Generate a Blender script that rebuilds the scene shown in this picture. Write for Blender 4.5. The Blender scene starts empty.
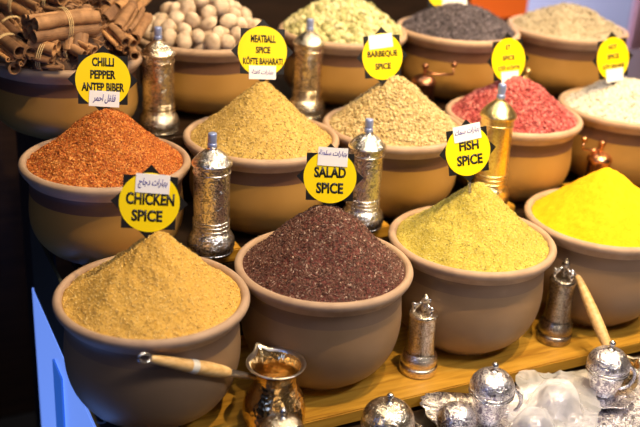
import bpy, bmesh, math, random
import numpy as np
from mathutils import Vector, Matrix, noise, Euler
random.seed(7); rng = np.random.default_rng(7)
C = bpy.context.scene.collection
PI = math.pi
# ------------------------------------------------------------------ camera frame
F_PX, PITCH, ROLL, TH = 968.3, math.radians(23.27), math.radians(3.5), math.radians(27.4)
CAM = Vector((0, -1.14, .9141))
def _rz(v):
    return Vector((v[0]*math.cos(TH)+v[1]*math.sin(TH), -v[0]*math.sin(TH)+v[1]*math.cos(TH), v[2]))
_fw = Vector((0, math.cos(PITCH), -math.sin(PITCH))); _r0 = Vector((1, 0, 0)); _u0 = _r0.cross(_fw)
FW = _rz(_fw)
RT = _rz(_r0*math.cos(ROLL)+_u0*math.sin(ROLL)); UP = _rz(_u0*math.cos(ROLL)-_r0*math.sin(ROLL))
def at(u, v, z):
    d = FW*F_PX+RT*(u-320)-UP*(v-213.5)
    return CAM+d*((z-CAM.z)/d.z)
def at_y(u, v, y):
    d = FW*F_PX+RT*(u-320)-UP*(v-213.5)
    return CAM+d*((y-CAM.y)/d.y)
def pj(p):
    d = Vector(p)-CAM; k = d.dot(FW)
    return 320+F_PX*d.dot(RT)/k, 213.5-F_PX*d.dot(UP)/k
def z_for(x, y, v):
    lo, hi = -.3, 1.2
    for _ in range(40):
        m = (lo+hi)/2
        if pj((x, y, m))[1] > v: lo = m
        else: hi = m
    return lo
# ------------------------------------------------------------------ helpers
def tag(o, label=None, cat=None, group=None, kind=None):
    if label: o['label'] = label
    if cat: o['category'] = cat
    if group: o['group'] = group
    if kind: o['kind'] = kind
    return o
def empty(name, loc, rot=(0, 0, 0), parent=None):
    o = bpy.data.objects.new(name, None); C.objects.link(o); o.location = loc; o.rotation_euler = rot
    o.empty_display_size = .02
    if parent: o.parent = parent
    return o
def link(name, me, mat, parent=None, loc=(0, 0, 0), rot=(0, 0, 0), smooth=True):
    o = bpy.data.objects.new(name, me); C.objects.link(o)
    if mat: me.materials.clear(); me.materials.append(mat)
    if smooth and len(me.polygons): me.polygons.foreach_set('use_smooth', [True]*len(me.polygons))
    o.location = loc; o.rotation_euler = rot
    if parent: o.parent = parent
    return o
def mesh(name, V, Fc):
    me = bpy.data.meshes.new(name); me.from_pydata([tuple(v) for v in V], [], [tuple(int(i) for i in f) for f in Fc]); me.update(); return me
def copy_tree(o, parent=None):
    c = o.copy(); C.objects.link(c); c.parent = parent
    for ch in list(o.children): copy_tree(ch, c)
    return c
def lathe(prof, n=64, cap0=True, cap1=True, fn=None):
    V = []; Fc = []
    for (r, z) in prof:
        for j in range(n):
            a = 2*PI*j/n; p = [r*math.cos(a), r*math.sin(a), z]
            if fn: p = fn(p, a, r, z)
            V.append(p)
    for i in range(len(prof)-1):
        for j in range(n):
            k = (j+1) % n
            Fc.append((i*n+j, i*n+k, (i+1)*n+k, (i+1)*n+j))
    if cap0: Fc.append(tuple(range(n-1, -1, -1)))
    if cap1: Fc.append(tuple((len(prof)-1)*n+j for j in range(n)))
    return mesh('lathe', V, Fc)
def smoothprof(pts, k=5):
    out = []
    P = [np.array(p, float) for p in pts]; P = [P[0]]+P+[P[-1]]
    for i in range(1, len(P)-2):
        for s in range(k):
            t = s/k; a, b, c, d = P[i-1], P[i], P[i+1], P[i+2]
            out.append(.5*((2*b)+(-a+c)*t+(2*a-5*b+4*c-d)*t*t+(-a+3*b-3*c+d)*t**3))
    out.append(P[-1])
    return [(max(float(q[0]), 1e-4), float(q[1])) for q in out]
def tube(path, radii, n=12, cap=True):
    path = [Vector(p) for p in path]
    if not hasattr(radii, '__len__'): radii = [radii]*len(path)
    V = []; Fc = []; ref = None
    for i, p in enumerate(path):
        t = (path[min(i+1, len(path)-1)]-path[max(i-1, 0)]).normalized()
        if ref is None:
            ref = t.orthogonal().normalized()
        ref = (ref-t*ref.dot(t)).normalized(); b = t.cross(ref)
        for j in range(n):
            a = 2*PI*j/n; V.append(p+(ref*math.cos(a)+b*math.sin(a))*radii[i])
    for i in range(len(path)-1):
        for j in range(n):
            k = (j+1) % n; Fc.append((i*n+j, i*n+k, (i+1)*n+k, (i+1)*n+j))
    if cap:
        Fc.append(tuple(range(n-1, -1, -1))); Fc.append(tuple((len(path)-1)*n+j for j in range(n)))
    return mesh('tube', V, Fc)
def box_me(x0, x1, y0, y1, z0, z1, bev=0):
    bm = bmesh.new(); bmesh.ops.create_cube(bm, size=1)
    for v in bm.verts:
        v.co = Vector((x0+(x1-x0)*(v.co.x+.5), y0+(y1-y0)*(v.co.y+.5), z0+(z1-z0)*(v.co.z+.5)))
    if bev: bmesh.ops.bevel(bm, geom=bm.edges[:], offset=bev, segments=2, affect='EDGES')
    me = bpy.data.meshes.new('box'); bm.to_mesh(me); bm.free(); return me
def prism(pts, y0, y1):          # outline in x,z extruded along y
    n = len(pts); V = [(p[0], y0, p[1]) for p in pts]+[(p[0], y1, p[1]) for p in pts]
    Fc = [tuple(range(n)), tuple(range(2*n-1, n-1, -1))]+[(i, i+n, (i+1) % n+n, (i+1) % n) for i in range(n)]
    return mesh('prism', V, Fc)
def uv_ball(r, loc=(0, 0, 0), sc=(1, 1, 1), n=20):
    prof = [(r*math.sin(PI*i/12), -r*math.cos(PI*i/12)) for i in range(1, 12)]
    me = lathe([(max(a, 1e-4), b) for a, b in prof], n)
    for v in me.vertices: v.co = Vector((v.co.x*sc[0]+loc[0], v.co.y*sc[1]+loc[1], v.co.z*sc[2]+loc[2]))
    return me
def join_me(ms):
    bm = bmesh.new()
    for m in ms: bm.from_mesh(m)
    me = bpy.data.meshes.new('j'); bm.to_mesh(me); bm.free(); return me
# ------------------------------------------------------------------ materials
def newmat(name):
    m = bpy.data.materials.new(name); m.use_nodes = True; nt = m.node_tree
    return m, nt, nt.nodes['Principled BSDF']
def N(nt, t, **k):
    n = nt.nodes.new(t)
    for a, b in k.items():
        if a in n.inputs: n.inputs[a].default_value = b
        else: setattr(n, a, b)
    return n
def ramp(nt, fac, stops):
    r = nt.nodes.new('ShaderNodeValToRGB'); e = r.color_ramp.elements
    while len(e) < len(stops): e.new(.5)
    for el, (p, c) in zip(e, stops): el.position = p; el.color = (*c, 1)
    nt.links.new(fac, r.inputs[0]); return r
def coord(nt, scale=(1, 1, 1)):
    t = nt.nodes.new('ShaderNodeTexCoord'); mp = nt.nodes.new('ShaderNodeMapping'); mp.inputs['Scale'].default_value = scale
    nt.links.new(t.outputs['Object'], mp.inputs[0]); return mp.outputs[0]
def bump(nt, bs, h, strength, dist=.001):
    b = N(nt, 'ShaderNodeBump'); b.inputs['Strength'].default_value = strength; b.inputs['Distance'].default_value = dist
    nt.links.new(h, b.inputs['Height']); nt.links.new(b.outputs[0], bs.inputs['Normal']); return b
def plain(name, c, rough=.5, metal=0, **k):
    m, nt, b = newmat(name); b.inputs['Base Color'].default_value = (*c, 1); b.inputs['Roughness'].default_value = rough
    b.inputs['Metallic'].default_value = metal
    for a, v in k.items(): b.inputs[a].default_value = v
    return m
def noisy(name, c0, c1, scale, rough=.6, metal=0, bs=.3, bd=.001, detail=6, sc=(1, 1, 1), lo=.35, hi=.65, bscale=None):
    m, nt, b = newmat(name); co = coord(nt, sc)
    n = N(nt, 'ShaderNodeTexNoise'); n.inputs['Scale'].default_value = scale; n.inputs['Detail'].default_value = detail
    nt.links.new(co, n.inputs[0]); r = ramp(nt, n.outputs[0], [(lo, c0), (hi, c1)])
    nt.links.new(r.outputs[0], b.inputs['Base Color']); b.inputs['Roughness'].default_value = rough; b.inputs['Metallic'].default_value = metal
    n2 = N(nt, 'ShaderNodeTexNoise'); n2.inputs['Scale'].default_value = bscale or scale*3; n2.inputs['Detail'].default_value = 4
    nt.links.new(co, n2.inputs[0]); bump(nt, b, n2.outputs[0], bs, bd); return m
def spice_mat(name, cols, scale, rough=.85, bs=.6, bd=.002):
    """grain: every voronoi cell takes one of the grain colours"""
    m, nt, b = newmat(name); co = coord(nt)
    v = N(nt, 'ShaderNodeTexVoronoi'); v.inputs['Scale'].default_value = scale; nt.links.new(co, v.inputs['Vector'])
    sp = nt.nodes.new('ShaderNodeSeparateColor'); nt.links.new(v.outputs['Color'], sp.inputs[0])
    n = N(nt, 'ShaderNodeTexNoise'); n.inputs['Scale'].default_value = 14; n.inputs['Detail'].default_value = 5; nt.links.new(co, n.inputs[0])
    mx = N(nt, 'ShaderNodeMath', operation='MULTIPLY_ADD'); mx.inputs[1].default_value = .5
    nt.links.new(sp.outputs[0], mx.inputs[0])
    ml = N(nt, 'ShaderNodeMath', operation='MULTIPLY'); ml.inputs[1].default_value = .5; nt.links.new(n.outputs[0], ml.inputs[0]); nt.links.new(ml.outputs[0], mx.inputs[2])
    k = len(cols); r = ramp(nt, mx.outputs[0], [(.15+.6*i/(k-1), c) for i, c in enumerate(cols)])
    nt.links.new(r.outputs[0], b.inputs['Base Color']); b.inputs['Roughness'].default_value = rough
    b.inputs['Specular IOR Level'].default_value = .2
    n3 = N(nt, 'ShaderNodeTexNoise'); n3.inputs['Scale'].default_value = scale*.7; n3.inputs['Detail'].default_value = 4; nt.links.new(co, n3.inputs[0])
    bump(nt, b, n3.outputs[0], bs, bd); return m
def island_mat(name, cols, rough=.7, spec=.3):
    m, nt, b = newmat(name); g = nt.nodes.new('ShaderNodeNewGeometry'); k = len(cols)
    r = ramp(nt, g.outputs['Random Per Island'], [((i+.0)/max(k-1, 1), c) for i, c in enumerate(cols)])
    nt.links.new(r.outputs[0], b.inputs['Base Color']); b.inputs['Roughness'].default_value = rough; b.inputs['Specular IOR Level'].default_value = spec
    return m
def engraved(name, c0, c1, rough, scale, bs=.8, bd=.0012, sc=(1, 1, 1)):
    """chased metal: raised scrolls with dark lines between them"""
    m, nt, b = newmat(name); co = coord(nt, sc); b.inputs['Metallic'].default_value = 1
    n = N(nt, 'ShaderNodeTexNoise'); n.inputs['Scale'].default_value = scale; n.inputs['Detail'].default_value = 1.5; n.inputs['Distortion'].default_value = 2.2
    nt.links.new(co, n.inputs[0])
    w_ = N(nt, 'ShaderNodeMath', operation='MULTIPLY'); w_.inputs[1].default_value = 16; nt.links.new(n.outputs[0], w_.inputs[0])
    sn = N(nt, 'ShaderNodeMath', operation='SINE'); nt.links.new(w_.outputs[0], sn.inputs[0])
    r = ramp(nt, sn.outputs[0], [(0, c0), (.35, c1)]); nt.links.new(r.outputs[0], b.inputs['Base Color'])
    b.inputs['Roughness'].default_value = rough
    bump(nt, b, sn.outputs[0], bs, bd); return m
M = {}
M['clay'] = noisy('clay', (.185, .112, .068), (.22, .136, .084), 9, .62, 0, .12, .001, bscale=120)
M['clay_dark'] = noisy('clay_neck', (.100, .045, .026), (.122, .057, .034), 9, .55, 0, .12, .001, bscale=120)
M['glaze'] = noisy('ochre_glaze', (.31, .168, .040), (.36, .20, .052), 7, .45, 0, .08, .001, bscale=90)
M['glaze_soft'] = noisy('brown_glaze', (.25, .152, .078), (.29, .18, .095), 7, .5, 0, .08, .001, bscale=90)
M['clay_rim'] = noisy('clay_rim', (.37, .25, .17), (.46, .32, .22), 30, .6, 0, .15, .0008, bscale=150)
M['board'] = None
def wood(name, cs, along_x=True, s=1.0):
    m, nt, b = newmat(name); co = coord(nt, (1.3*s, 16*s, 16*s) if along_x else (16*s, 1.3*s, 16*s))
    n = N(nt, 'ShaderNodeTexNoise'); n.inputs['Scale'].default_value = 5; n.inputs['Detail'].default_value = 8; n.inputs['Distortion'].default_value = .6
    nt.links.new(co, n.inputs[0]); r = ramp(nt, n.outputs[0], [(.3, cs[0]), (.5, cs[1]), (.7, cs[2])]); nt.links.new(r.outputs[0], b.inputs['Base Color'])
    b.inputs['Roughness'].default_value = .42; bump(nt, b, n.outputs[0], .25, .001); return m
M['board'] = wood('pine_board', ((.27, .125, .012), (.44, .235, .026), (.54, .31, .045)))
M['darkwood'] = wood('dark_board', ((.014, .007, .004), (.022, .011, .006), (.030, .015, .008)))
M['olive'] = wood('pale_handle_wood', ((.60, .36, .12), (.74, .48, .20), (.82, .58, .28)), True, 2)
M['yellow'] = plain('yellow_print', (.97, .74, .004), .35)
M['black'] = plain('black_card', (.012, .011, .011), .35)
M['ink'] = plain('black_ink', (.01, .01, .01), .5)
M['blueink'] = plain('blue_ink', (.06, .05, .35), .6)
M['label'] = plain('white_sticker', (.90, .90, .95), .5)
M['clear'] = plain('clear_laminate', (.8, .8, .8), .12, 0, **{'Transmission Weight': .95, 'IOR': 1.1})
M['stake'] = plain('clear_stake', (.55, .5, .42), .15, 0, **{'Transmission Weight': .8, 'IOR': 1.3})
M['silver'] = engraved('engraved_silver', (.40, .39, .39), (.88, .86, .84), .27, 85, .5, .0005)
M['silver_fine'] = engraved('filigree_silver', (.38, .35, .44), (.97, .95, .98), .33, 85, .55, .0006)
M['silver_plain'] = plain('plain_silver', (.80, .78, .76), .22, 1)
M['gold'] = engraved('engraved_brass', (.80, .60, .26), (.96, .80, .42), .28, 90, .3, .0005)
M['warm_silver'] = engraved('warm_engraved_metal', (.46, .38, .27), (.97, .86, .68), .26, 85, .5, .0005)
M['antique'] = engraved('antique_metal', (.22, .19, .16), (.46, .40, .33), .26, 120, .35, .0004)
M['warm_plain'] = plain('warm_plain_metal', (.85, .72, .52), .2, 1)
M['copper'] = plain('copper', (.72, .36, .18), .25, 1)
M['oldcopper'] = plain('old_copper', (.34, .16, .09), .3, 1)
M['warm_fine'] = engraved('warm_fine_engraved', (.55, .46, .36), (.95, .85, .70), .24, 120, .4, .0004)
M['darkcopper'] = plain('dark_copper', (.16, .07, .045), .35, 1)
M['bluecap'] = plain('blue_grey_metal', (.34, .43, .78), .35, .5)
M['darksteel'] = plain('dark_metal', (.06, .06, .07), .4, 1)
def hammered(name, c):
    m, nt, b = newmat(name); co = coord(nt); b.inputs['Metallic'].default_value = 1; b.inputs['Base Color'].default_value = (*c, 1); b.inputs['Roughness'].default_value = .2
    v = N(nt, 'ShaderNodeTexVoronoi'); v.inputs['Scale'].default_value = 150; nt.links.new(co, v.inputs['Vector']); bump(nt, b, v.outputs['Distance'], .5, .002); return m
M['hammered'] = hammered('hammered_brass', (.86, .62, .30))
M['tin'] = plain('tinned_rim', (.66, .60, .54), .3, 1)
M['tape'] = plain('white_tape', (.8, .78, .72), .5)
M['string'] = plain('pale_string', (.70, .52, .26), .8)
M['cinn'] = noisy('cinnamon_bark', (.20, .095, .045), (.42, .22, .11), 60, .7, 0, .4, .001, lo=.3, hi=.7)
_nt = M['cinn'].node_tree; _oi = _nt.nodes.new('ShaderNodeObjectInfo'); _b = _nt.nodes['Principled BSDF']; _l = _b.inputs['Base Color'].links[0].from_socket
_r = ramp(_nt, _oi.outputs['Random'], [(0, (.45, .40, .38)), (.35, (.8, .82, .8)), (.7, (1.3, 1.35, 1.2)), (1, (1.8, 1.8, 1.4))])
_m = N(_nt, 'ShaderNodeMixRGB', blend_type='MULTIPLY'); _m.inputs[0].default_value = 1; _nt.links.new(_l, _m.inputs[1]); _nt.links.new(_r.outputs[0], _m.inputs[2]); _nt.links.new(_m.outputs[0], _b.inputs['Base Color'])
M['cinn_dark'] = noisy('cinnamon_bark_dark', (.06, .03, .018), (.13, .065, .035), 60, .8, 0, .5, .002)
M['nut'] = noisy('nut_shell', (.34, .24, .16), (.74, .60, .46), 38, .6, 0, .4, .002, lo=.3, hi=.65)
M['dark_card'] = plain('dark_card', (.03, .032, .036), .5)
M['mark_ink'] = plain('pale_blue_ink', (.25, .38, .55), .5)
M['orange'] = plain('orange_card', (.85, .16, .02), .5)
M['lavender'] = plain('lavender_wall_paint', (.62, .62, .80), .8)
M['pink'] = plain('pink_cloth', (.75, .42, .48), .8)
M['black_floor'] = plain('dark_floor', (.006, .007, .012), .6)
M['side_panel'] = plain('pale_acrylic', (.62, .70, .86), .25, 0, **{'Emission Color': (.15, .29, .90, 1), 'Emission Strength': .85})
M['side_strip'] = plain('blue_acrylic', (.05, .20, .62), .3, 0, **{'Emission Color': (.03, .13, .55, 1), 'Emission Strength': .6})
M['dark_side'] = plain('grey_green_side', (.035, .04, .032), .6)
# ------------------------------------------------------------------ bowls
def bowl(loc, H, s, label, front=False):
    t = empty('clay_bowl', loc); tag(t, label, 'bowl', None)
    rim = smoothprof([(.1345, -.013), (.1375, -.004), (.1420, -.0005), (.1465, -.0012), (.1500, -.0050), (.1503, -.0100), (.1478, -.0155), (.1430, -.0215), (.1385, -.028)], 4)
    full = [(.1385, -.028), (.1352, -.037), (.1345, -.050), (.1362, -.070), (.1378, -.090), (.1368, -.112), (.1325, -.134), (.124, -.155), (.110, -.175), (.092, -.190), (.079, -.201), (.074, -.205)]
    outer = []
    k = H/.205
    for r, z in full: outer.append((r, z if k == 1 else (z if z > -.09 else -.09+(z+.09)*(H-.09)/.115)))
    body = smoothprof(outer, 4)
    inner = smoothprof([(.060, -H+.012), (.10, -H+.03), (.126, -.08), (.129, -.04), (.1345, -.013)], 4)
    prof = inner[::-1]
    bo = [(r*s, z+H) for r, z in body][::-1]
    me = lathe(bo, 72, True, False)
    inn = lathe([(r*s, z+H) for r, z in inner], 72, True, False)
    bodyme = join_me([me, inn])
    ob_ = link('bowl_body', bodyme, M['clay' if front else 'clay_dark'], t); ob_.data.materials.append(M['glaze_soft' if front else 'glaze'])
    for pl in ob_.data.polygons:      # second body colour on the outside below the neck band
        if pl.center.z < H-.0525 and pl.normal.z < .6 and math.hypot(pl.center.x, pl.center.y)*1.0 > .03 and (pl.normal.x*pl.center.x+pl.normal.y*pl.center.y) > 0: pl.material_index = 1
    link('rim', lathe([(r*s, z+H) for r, z in rim], 72, False, False), M['clay_rim'], t)
    return t
Z1, Z2, Z3 = 0, .15, .285
RIM = {1: .205, 2: .3265, 3: .4425}
SH = {1: Z1, 2: Z2, 3: Z3}
B = {  # x, y, row, scale, heap peak pixel row
 'A': (.381, .134, 1, .99, 232), 'B': (.677, .140, 1, .99, 207), 'C': (.976, .144, 1, 1.0, 181), 'D': (1.278, .140, 1, 1.0, 167),
 'E': (.384, .409, 2, .96, 109), 'F': (.690, .449, 2, .975, 81), 'G': (.970, .432, 2, .955, 78), 'H': (1.256, .425, 2, .955, 78), 'I': (1.545, .405, 2, .965, 80),
 'J': (.382, .697, 3, 1.0, 0), 'K': (.695, .777, 3, 1.0, 0), 'L': (1.010, .752, 3, .955, 0), 'M': (1.290, .712, 3, .955, 4), 'N': (1.574, .667, 3, .955, 5)}
BL = {'A': 'clay bowl at the front left corner holding mustard tan chicken spice',
 'B': 'clay bowl in the front row holding dark maroon salad spice',
 'C': 'clay bowl in the front row holding olive green fish spice',
 'D': 'clay bowl at the right of the front row holding bright yellow powder',
 'E': 'clay bowl in the middle row holding orange red chilli flakes',
 'F': 'clay bowl in the middle row holding tan meatball spice',
 'G': 'clay bowl in the middle row holding pale barbecue spice flakes',
 'H': 'clay bowl in the middle row holding pinkish red coarse flakes',
 'I': 'clay bowl at right edge of the middle row holding white grains',
 'J': 'clay bowl at top left piled with cinnamon stick bundles',
 'K': 'clay bowl in the back row filled with round beige nuts',
 'L': 'clay bowl in the back row heaped with pale green seed pods',
 'M': 'clay bowl in the back row heaped with dark grey purple grains',
 'N': 'clay bowl in the back row at the right holding pale beige powder'}
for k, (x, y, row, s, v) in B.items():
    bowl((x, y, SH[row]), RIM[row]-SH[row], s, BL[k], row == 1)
# ------------------------------------------------------------------ heaps
def heap_h(q, hp, p, rd):
    """height over the rim plane at q = r/R"""
    def g(q): return (1-q)**p
    a = math.sqrt(q*q+rd*rd)
    return hp*(g(min(a/math.sqrt(1+rd*rd), 1)))/g(rd/math.sqrt(1+rd*rd))
def heap(name, key, label, mat, p=1.1, rd=.1, lump=.004, lumpf=22, flakes=None, off=(0, 0), cat='spice', edge=.007, Rf=.1365, seed=0):
    x, y, row, s, v = B[key]; R = Rf*s; zr = RIM[row]
    hp = z_for(x+off[0], y+off[1], v)-zr+edge
    nr, na = 56, 150
    sd = Vector((seed*3.1+5, seed*1.7, 2))
    def pt(q, a):
        r = q*R; px = r*math.cos(a)+off[0]*(1-q); py = r*math.sin(a)+off[1]*(1-q)
        w = Vector((px, py, 0))
        z = heap_h(q, hp, p, rd)+lump*noise.noise(w*lumpf+sd)*min(1, (1-q)*6+.3)+lump*.5*noise.noise(w*lumpf*3+sd)+lump*.25*noise.noise(w*lumpf*8+sd)
        return Vector((px, py, z-edge))
    V = [pt(0, 0)]; Fc = []
    for i in range(1, nr+1):
        for j in range(na): V.append(pt(i/nr, 2*PI*j/na))
    for j in range(na): Fc.append((0, 1+j, 1+(j+1) % na))
    for i in range(nr-1):
        for j in range(na):
            a = 1+i*na; b = a+na; k = (j+1) % na
            Fc.append((a+j, b+j, b+k, a+k))
    # skirt down into the bowl, closed underneath
    base = len(V)
    for j in range(na):
        a = 2*PI*j/na; V.append(Vector((R*.86*math.cos(a), R*.86*math.sin(a), -.05)))
    a0 = 1+(nr-1)*na
    for j in range(na):
        k = (j+1) % na; Fc.append((a0+j, base+j, base+k, a0+k))
    Fc.append(tuple(base+na-1-j for j in range(na)))
    me = mesh('heap', V, Fc)
    o = link(name, me, mat, None, (x, y, zr)); tag(o, label, cat, None, 'stuff')
    if flakes:
        n, sz, asp, thick, fm, kind = flakes
        FV = []; FF = []
        if kind == 'oct':
            base_v = np.array([(1, 0, 0), (-1, 0, 0), (0, 1, 0), (0, -1, 0), (0, 0, 1), (0, 0, -1)], float)
            base_f = [(0, 2, 4), (2, 1, 4), (1, 3, 4), (3, 0, 4), (2, 0, 5), (1, 2, 5), (3, 1, 5), (0, 3, 5)]
        else:   # rounder seed
            bm = bmesh.new(); bmesh.ops.create_icosphere(bm, subdivisions=1 if kind == 'seed' else 2, radius=1)
            base_v = np.array([tuple(v.co) for v in bm.verts]); base_f = [tuple(v.index for v in f.verts) for f in bm.faces]; bm.free()
        for i in range(n):
            q = math.sqrt(random.random())*.985; a = random.random()*2*PI
            c = pt(q, a); c1 = pt(min(q+.02, 1), a); c2 = pt(q, a+.03)
            nn = (c1-c).cross(c2-c).normalized() if (q > .02) else Vector((0, 0, 1))
            if nn.z < 0: nn = -nn
            S = sz*(.55+.9*random.random())
            rot = nn.to_track_quat('Z', 'Y').to_matrix() @ Euler((random.gauss(0, .5), random.gauss(0, .5), random.random()*2*PI)).to_matrix()
            m3 = np.array(rot) @ np.diag([S, S*asp, S*thick])
            vv = base_v @ m3.T + np.array(c+nn*S*thick*.3)
            b0 = len(FV); FV.extend(vv.tolist()); FF.extend([tuple(b0+t for t in f) for f in base_f])
        fo = link('flakes', mesh('flakes', FV, FF), fm, o, smooth=(kind != 'oct')); tag(fo, None, None, None, 'stuff')
    return o
sm = spice_mat
im = island_mat
heap('chicken_spice_heap', 'A', 'mustard tan powder cone behind the wooden pot handle, under the CHICKEN SPICE sign',
     sm('chicken_powder', [(.46, .26, .04), (.58, .35, .07), (.63, .40, .10), (.53, .31, .06)], 340, bs=.7, bd=.0028), 1.25, .10, .007, 20,
     (5000, .0016, .8, .6, im('chicken_grain', [(.42, .24, .05), (.70, .47, .13), (.80, .60, .22), (.62, .40, .1)]), 'oct'), (.012, .004), seed=1)
heap('salad_spice_heap', 'B', 'dark maroon flaky heap under the SALAD SPICE sign',
     sm('sumac_grain', [(.05, .014, .014), (.12, .035, .030), (.20, .07, .06)], 380, bd=.003), 1.12, .30, .006, 20,
     (15000, .0029, .45, .3, im('sumac_flake', [(.04, .018, .013), (.10, .042, .030), (.17, .08, .058), (.075, .03, .02), (.23, .12, .09), (.11, .048, .036), (.15, .07, .052), (.04, .015, .012), (.52, .38, .31)]), 'oct'), seed=2)
heap('fish_spice_heap', 'C', 'olive green powder cone under the FISH SPICE sign',
     sm('fish_powder', [(.34, .27, .035), (.47, .39, .065), (.53, .44, .10), (.41, .33, .05)], 340, bs=.7, bd=.0028), 1.15, .07, .006, 20,
     (5000, .0013, .8, .6, im('fish_grain', [(.25, .22, .04), (.49, .41, .08), (.66, .60, .24), (.36, .30, .05)]), 'oct'), seed=3)
heap('turmeric_heap', 'D', 'bright yellow smooth powder cone at the right edge',
     sm('turmeric', [(.74, .39, .003), (.82, .45, .005), (.85, .48, .008)], 260, bs=.25, bd=.001), 1.02, .07, .005, 16, None, (-.008, 0), seed=4)
heap('chilli_flake_heap', 'E', 'orange red chilli flake heap under the CHILLI PEPPER sign',
     sm('chilli_grain', [(.26, .06, .012), (.46, .14, .02), (.58, .22, .045)], 330, bd=.003), 1.2, .26, .006, 20,
     (15000, .0028, .5, .3, im('chilli_flake', [(.16, .03, .010), (.46, .11, .018), (.62, .19, .03), (.34, .07, .015), (.56, .17, .025), (.80, .38, .10), (.40, .13, .03)]), 'oct'), (.006, 0), seed=5)
heap('meatball_spice_heap', 'F', 'tan powder cone under the MEATBALL SPICE sign',
     sm('meatball_powder', [(.38, .25, .055), (.49, .34, .09), (.56, .40, .13)], 330, bd=.002), 1.2, .10, .006, 22,
     (5000, .002, .8, .5, im('meatball_grain', [(.30, .20, .05), (.50, .35, .11), (.62, .47, .2)]), 'oct'), (-.004, 0), seed=6)
heap('barbecue_spice_heap', 'G', 'pale cream flaky heap with its peak under the blurred barbecue sign',
     sm('barbecue_grain', [(.30, .21, .08), (.46, .34, .15), (.55, .42, .2)], 220, bd=.004), 1.1, .20, .006, 20,
     (4500, .0042, .6, .35, im('barbecue_flake', [(.36, .25, .10), (.54, .41, .20), (.66, .53, .30), (.44, .35, .15), (.60, .46, .24)]), 'seed'), (-.006, 0), seed=7)
heap('red_flake_heap', 'H', 'pinkish red coarse flake heap behind the brass mill',
     sm('red_grain', [(.20, .03, .03), (.34, .06, .06), (.44, .11, .10)], 200, bd=.004), 1.05, .32, .006, 20,
     (4500, .0040, .7, .4, im('red_flake', [(.15, .02, .025), (.38, .06, .07), (.48, .11, .11), (.27, .035, .04), (.60, .24, .22), (.42, .08, .08)]), 'seed'), seed=8)
heap('white_grain_heap', 'I', 'white grain heap at the right edge behind the yellow powder',
     sm('white_grain', [(.46, .42, .34), (.60, .57, .50), (.68, .65, .58)], 200, bd=.003), .95, .40, .004, 20,
     (2500, .003, .7, .5, im('white_flake', [(.66, .64, .58), (.74, .72, .66), (.58, .54, .45), (.25, .21, .13)]), 'oct'), seed=9)
heap('seed_pod_heap', 'L', 'pale green seed pod heap in the back row beside the round nuts',
     sm('pod_grain', [(.20, .18, .08), (.36, .33, .16), (.46, .43, .24)], 90, bd=.006), .85, .40, .006, 18,
     (1500, .0088, .62, .5, im('seed_pod', [(.30, .29, .12), (.46, .44, .20), (.58, .54, .28), (.66, .62, .40)], .5), 'seed2'), seed=10)
heap('dark_grain_heap', 'M', 'dark grey purple grain heap in the back row',
     sm('dark_grain', [(.035, .03, .037), (.07, .06, .075), (.12, .10, .125)], 160, bd=.004), .8, .40, .005, 18,
     (3000, .006, .3, .3, im('dark_needle', [(.035, .03, .038), (.09, .075, .095), (.18, .155, .19)]), 'oct'), seed=11)
heap('beige_powder_heap', 'N', 'pale beige powder heap at the back right below the orange box',
     sm('beige_powder', [(.28, .23, .15), (.37, .31, .21), (.43, .36, .26)], 160, bd=.004), .85, .35, .008, 16,
     (1500, .004, .7, .4, im('beige_grain', [(.28, .23, .15), (.42, .36, .25), (.50, .42, .30)]), 'oct'), seed=12)
# ------------------------------------------------------------------ round nuts
nutm = []
for i in range(5):
    me = uv_ball(.0165, sc=(1.12+.1*math.sin(i*2), 1-.07*(i % 2), .88), n=24)
    for v in me.vertices: v.co *= 1+.05*noise.noise(v.co*90+Vector((i*7, 0, 0)))
    me.materials.append(M['nut']); me.polygons.foreach_set('use_smooth', [True]*len(me.polygons)); nutm.append(me)
x0, y0, _, s0, _ = B['K']
cnt = 0
def nut_at(px, py, pz, lab='pale beige round nut in the heap of the back row bowl'):
    global cnt
    o = bpy.data.objects.new('whole_nut', nutm[cnt % 5]); C.objects.link(o); o.location = (px, py, pz)
    o.rotation_euler = (random.random()*6, random.random()*6, random.random()*6); sc = .88+.24*random.random(); o.scale = (sc, sc, sc)
    tag(o, lab, 'nut', 'round nuts heaped in the bowl'); cnt += 1
placed = []
hpK = .078
for layer in range(2):
    tries = 0
    while tries < 6000:
        tries += 1
        q = math.sqrt(random.random()); a = random.random()*2*PI; r = q*(.120-.01*layer)
        z = RIM[3]+.004+hpK*(1-q**1.5)-layer*.027
        c = Vector((x0+r*math.cos(a), y0+r*math.sin(a), z))
        if all((c-d).length > .0262 for d in placed):
            placed.append(c); nut_at(*c)
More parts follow.
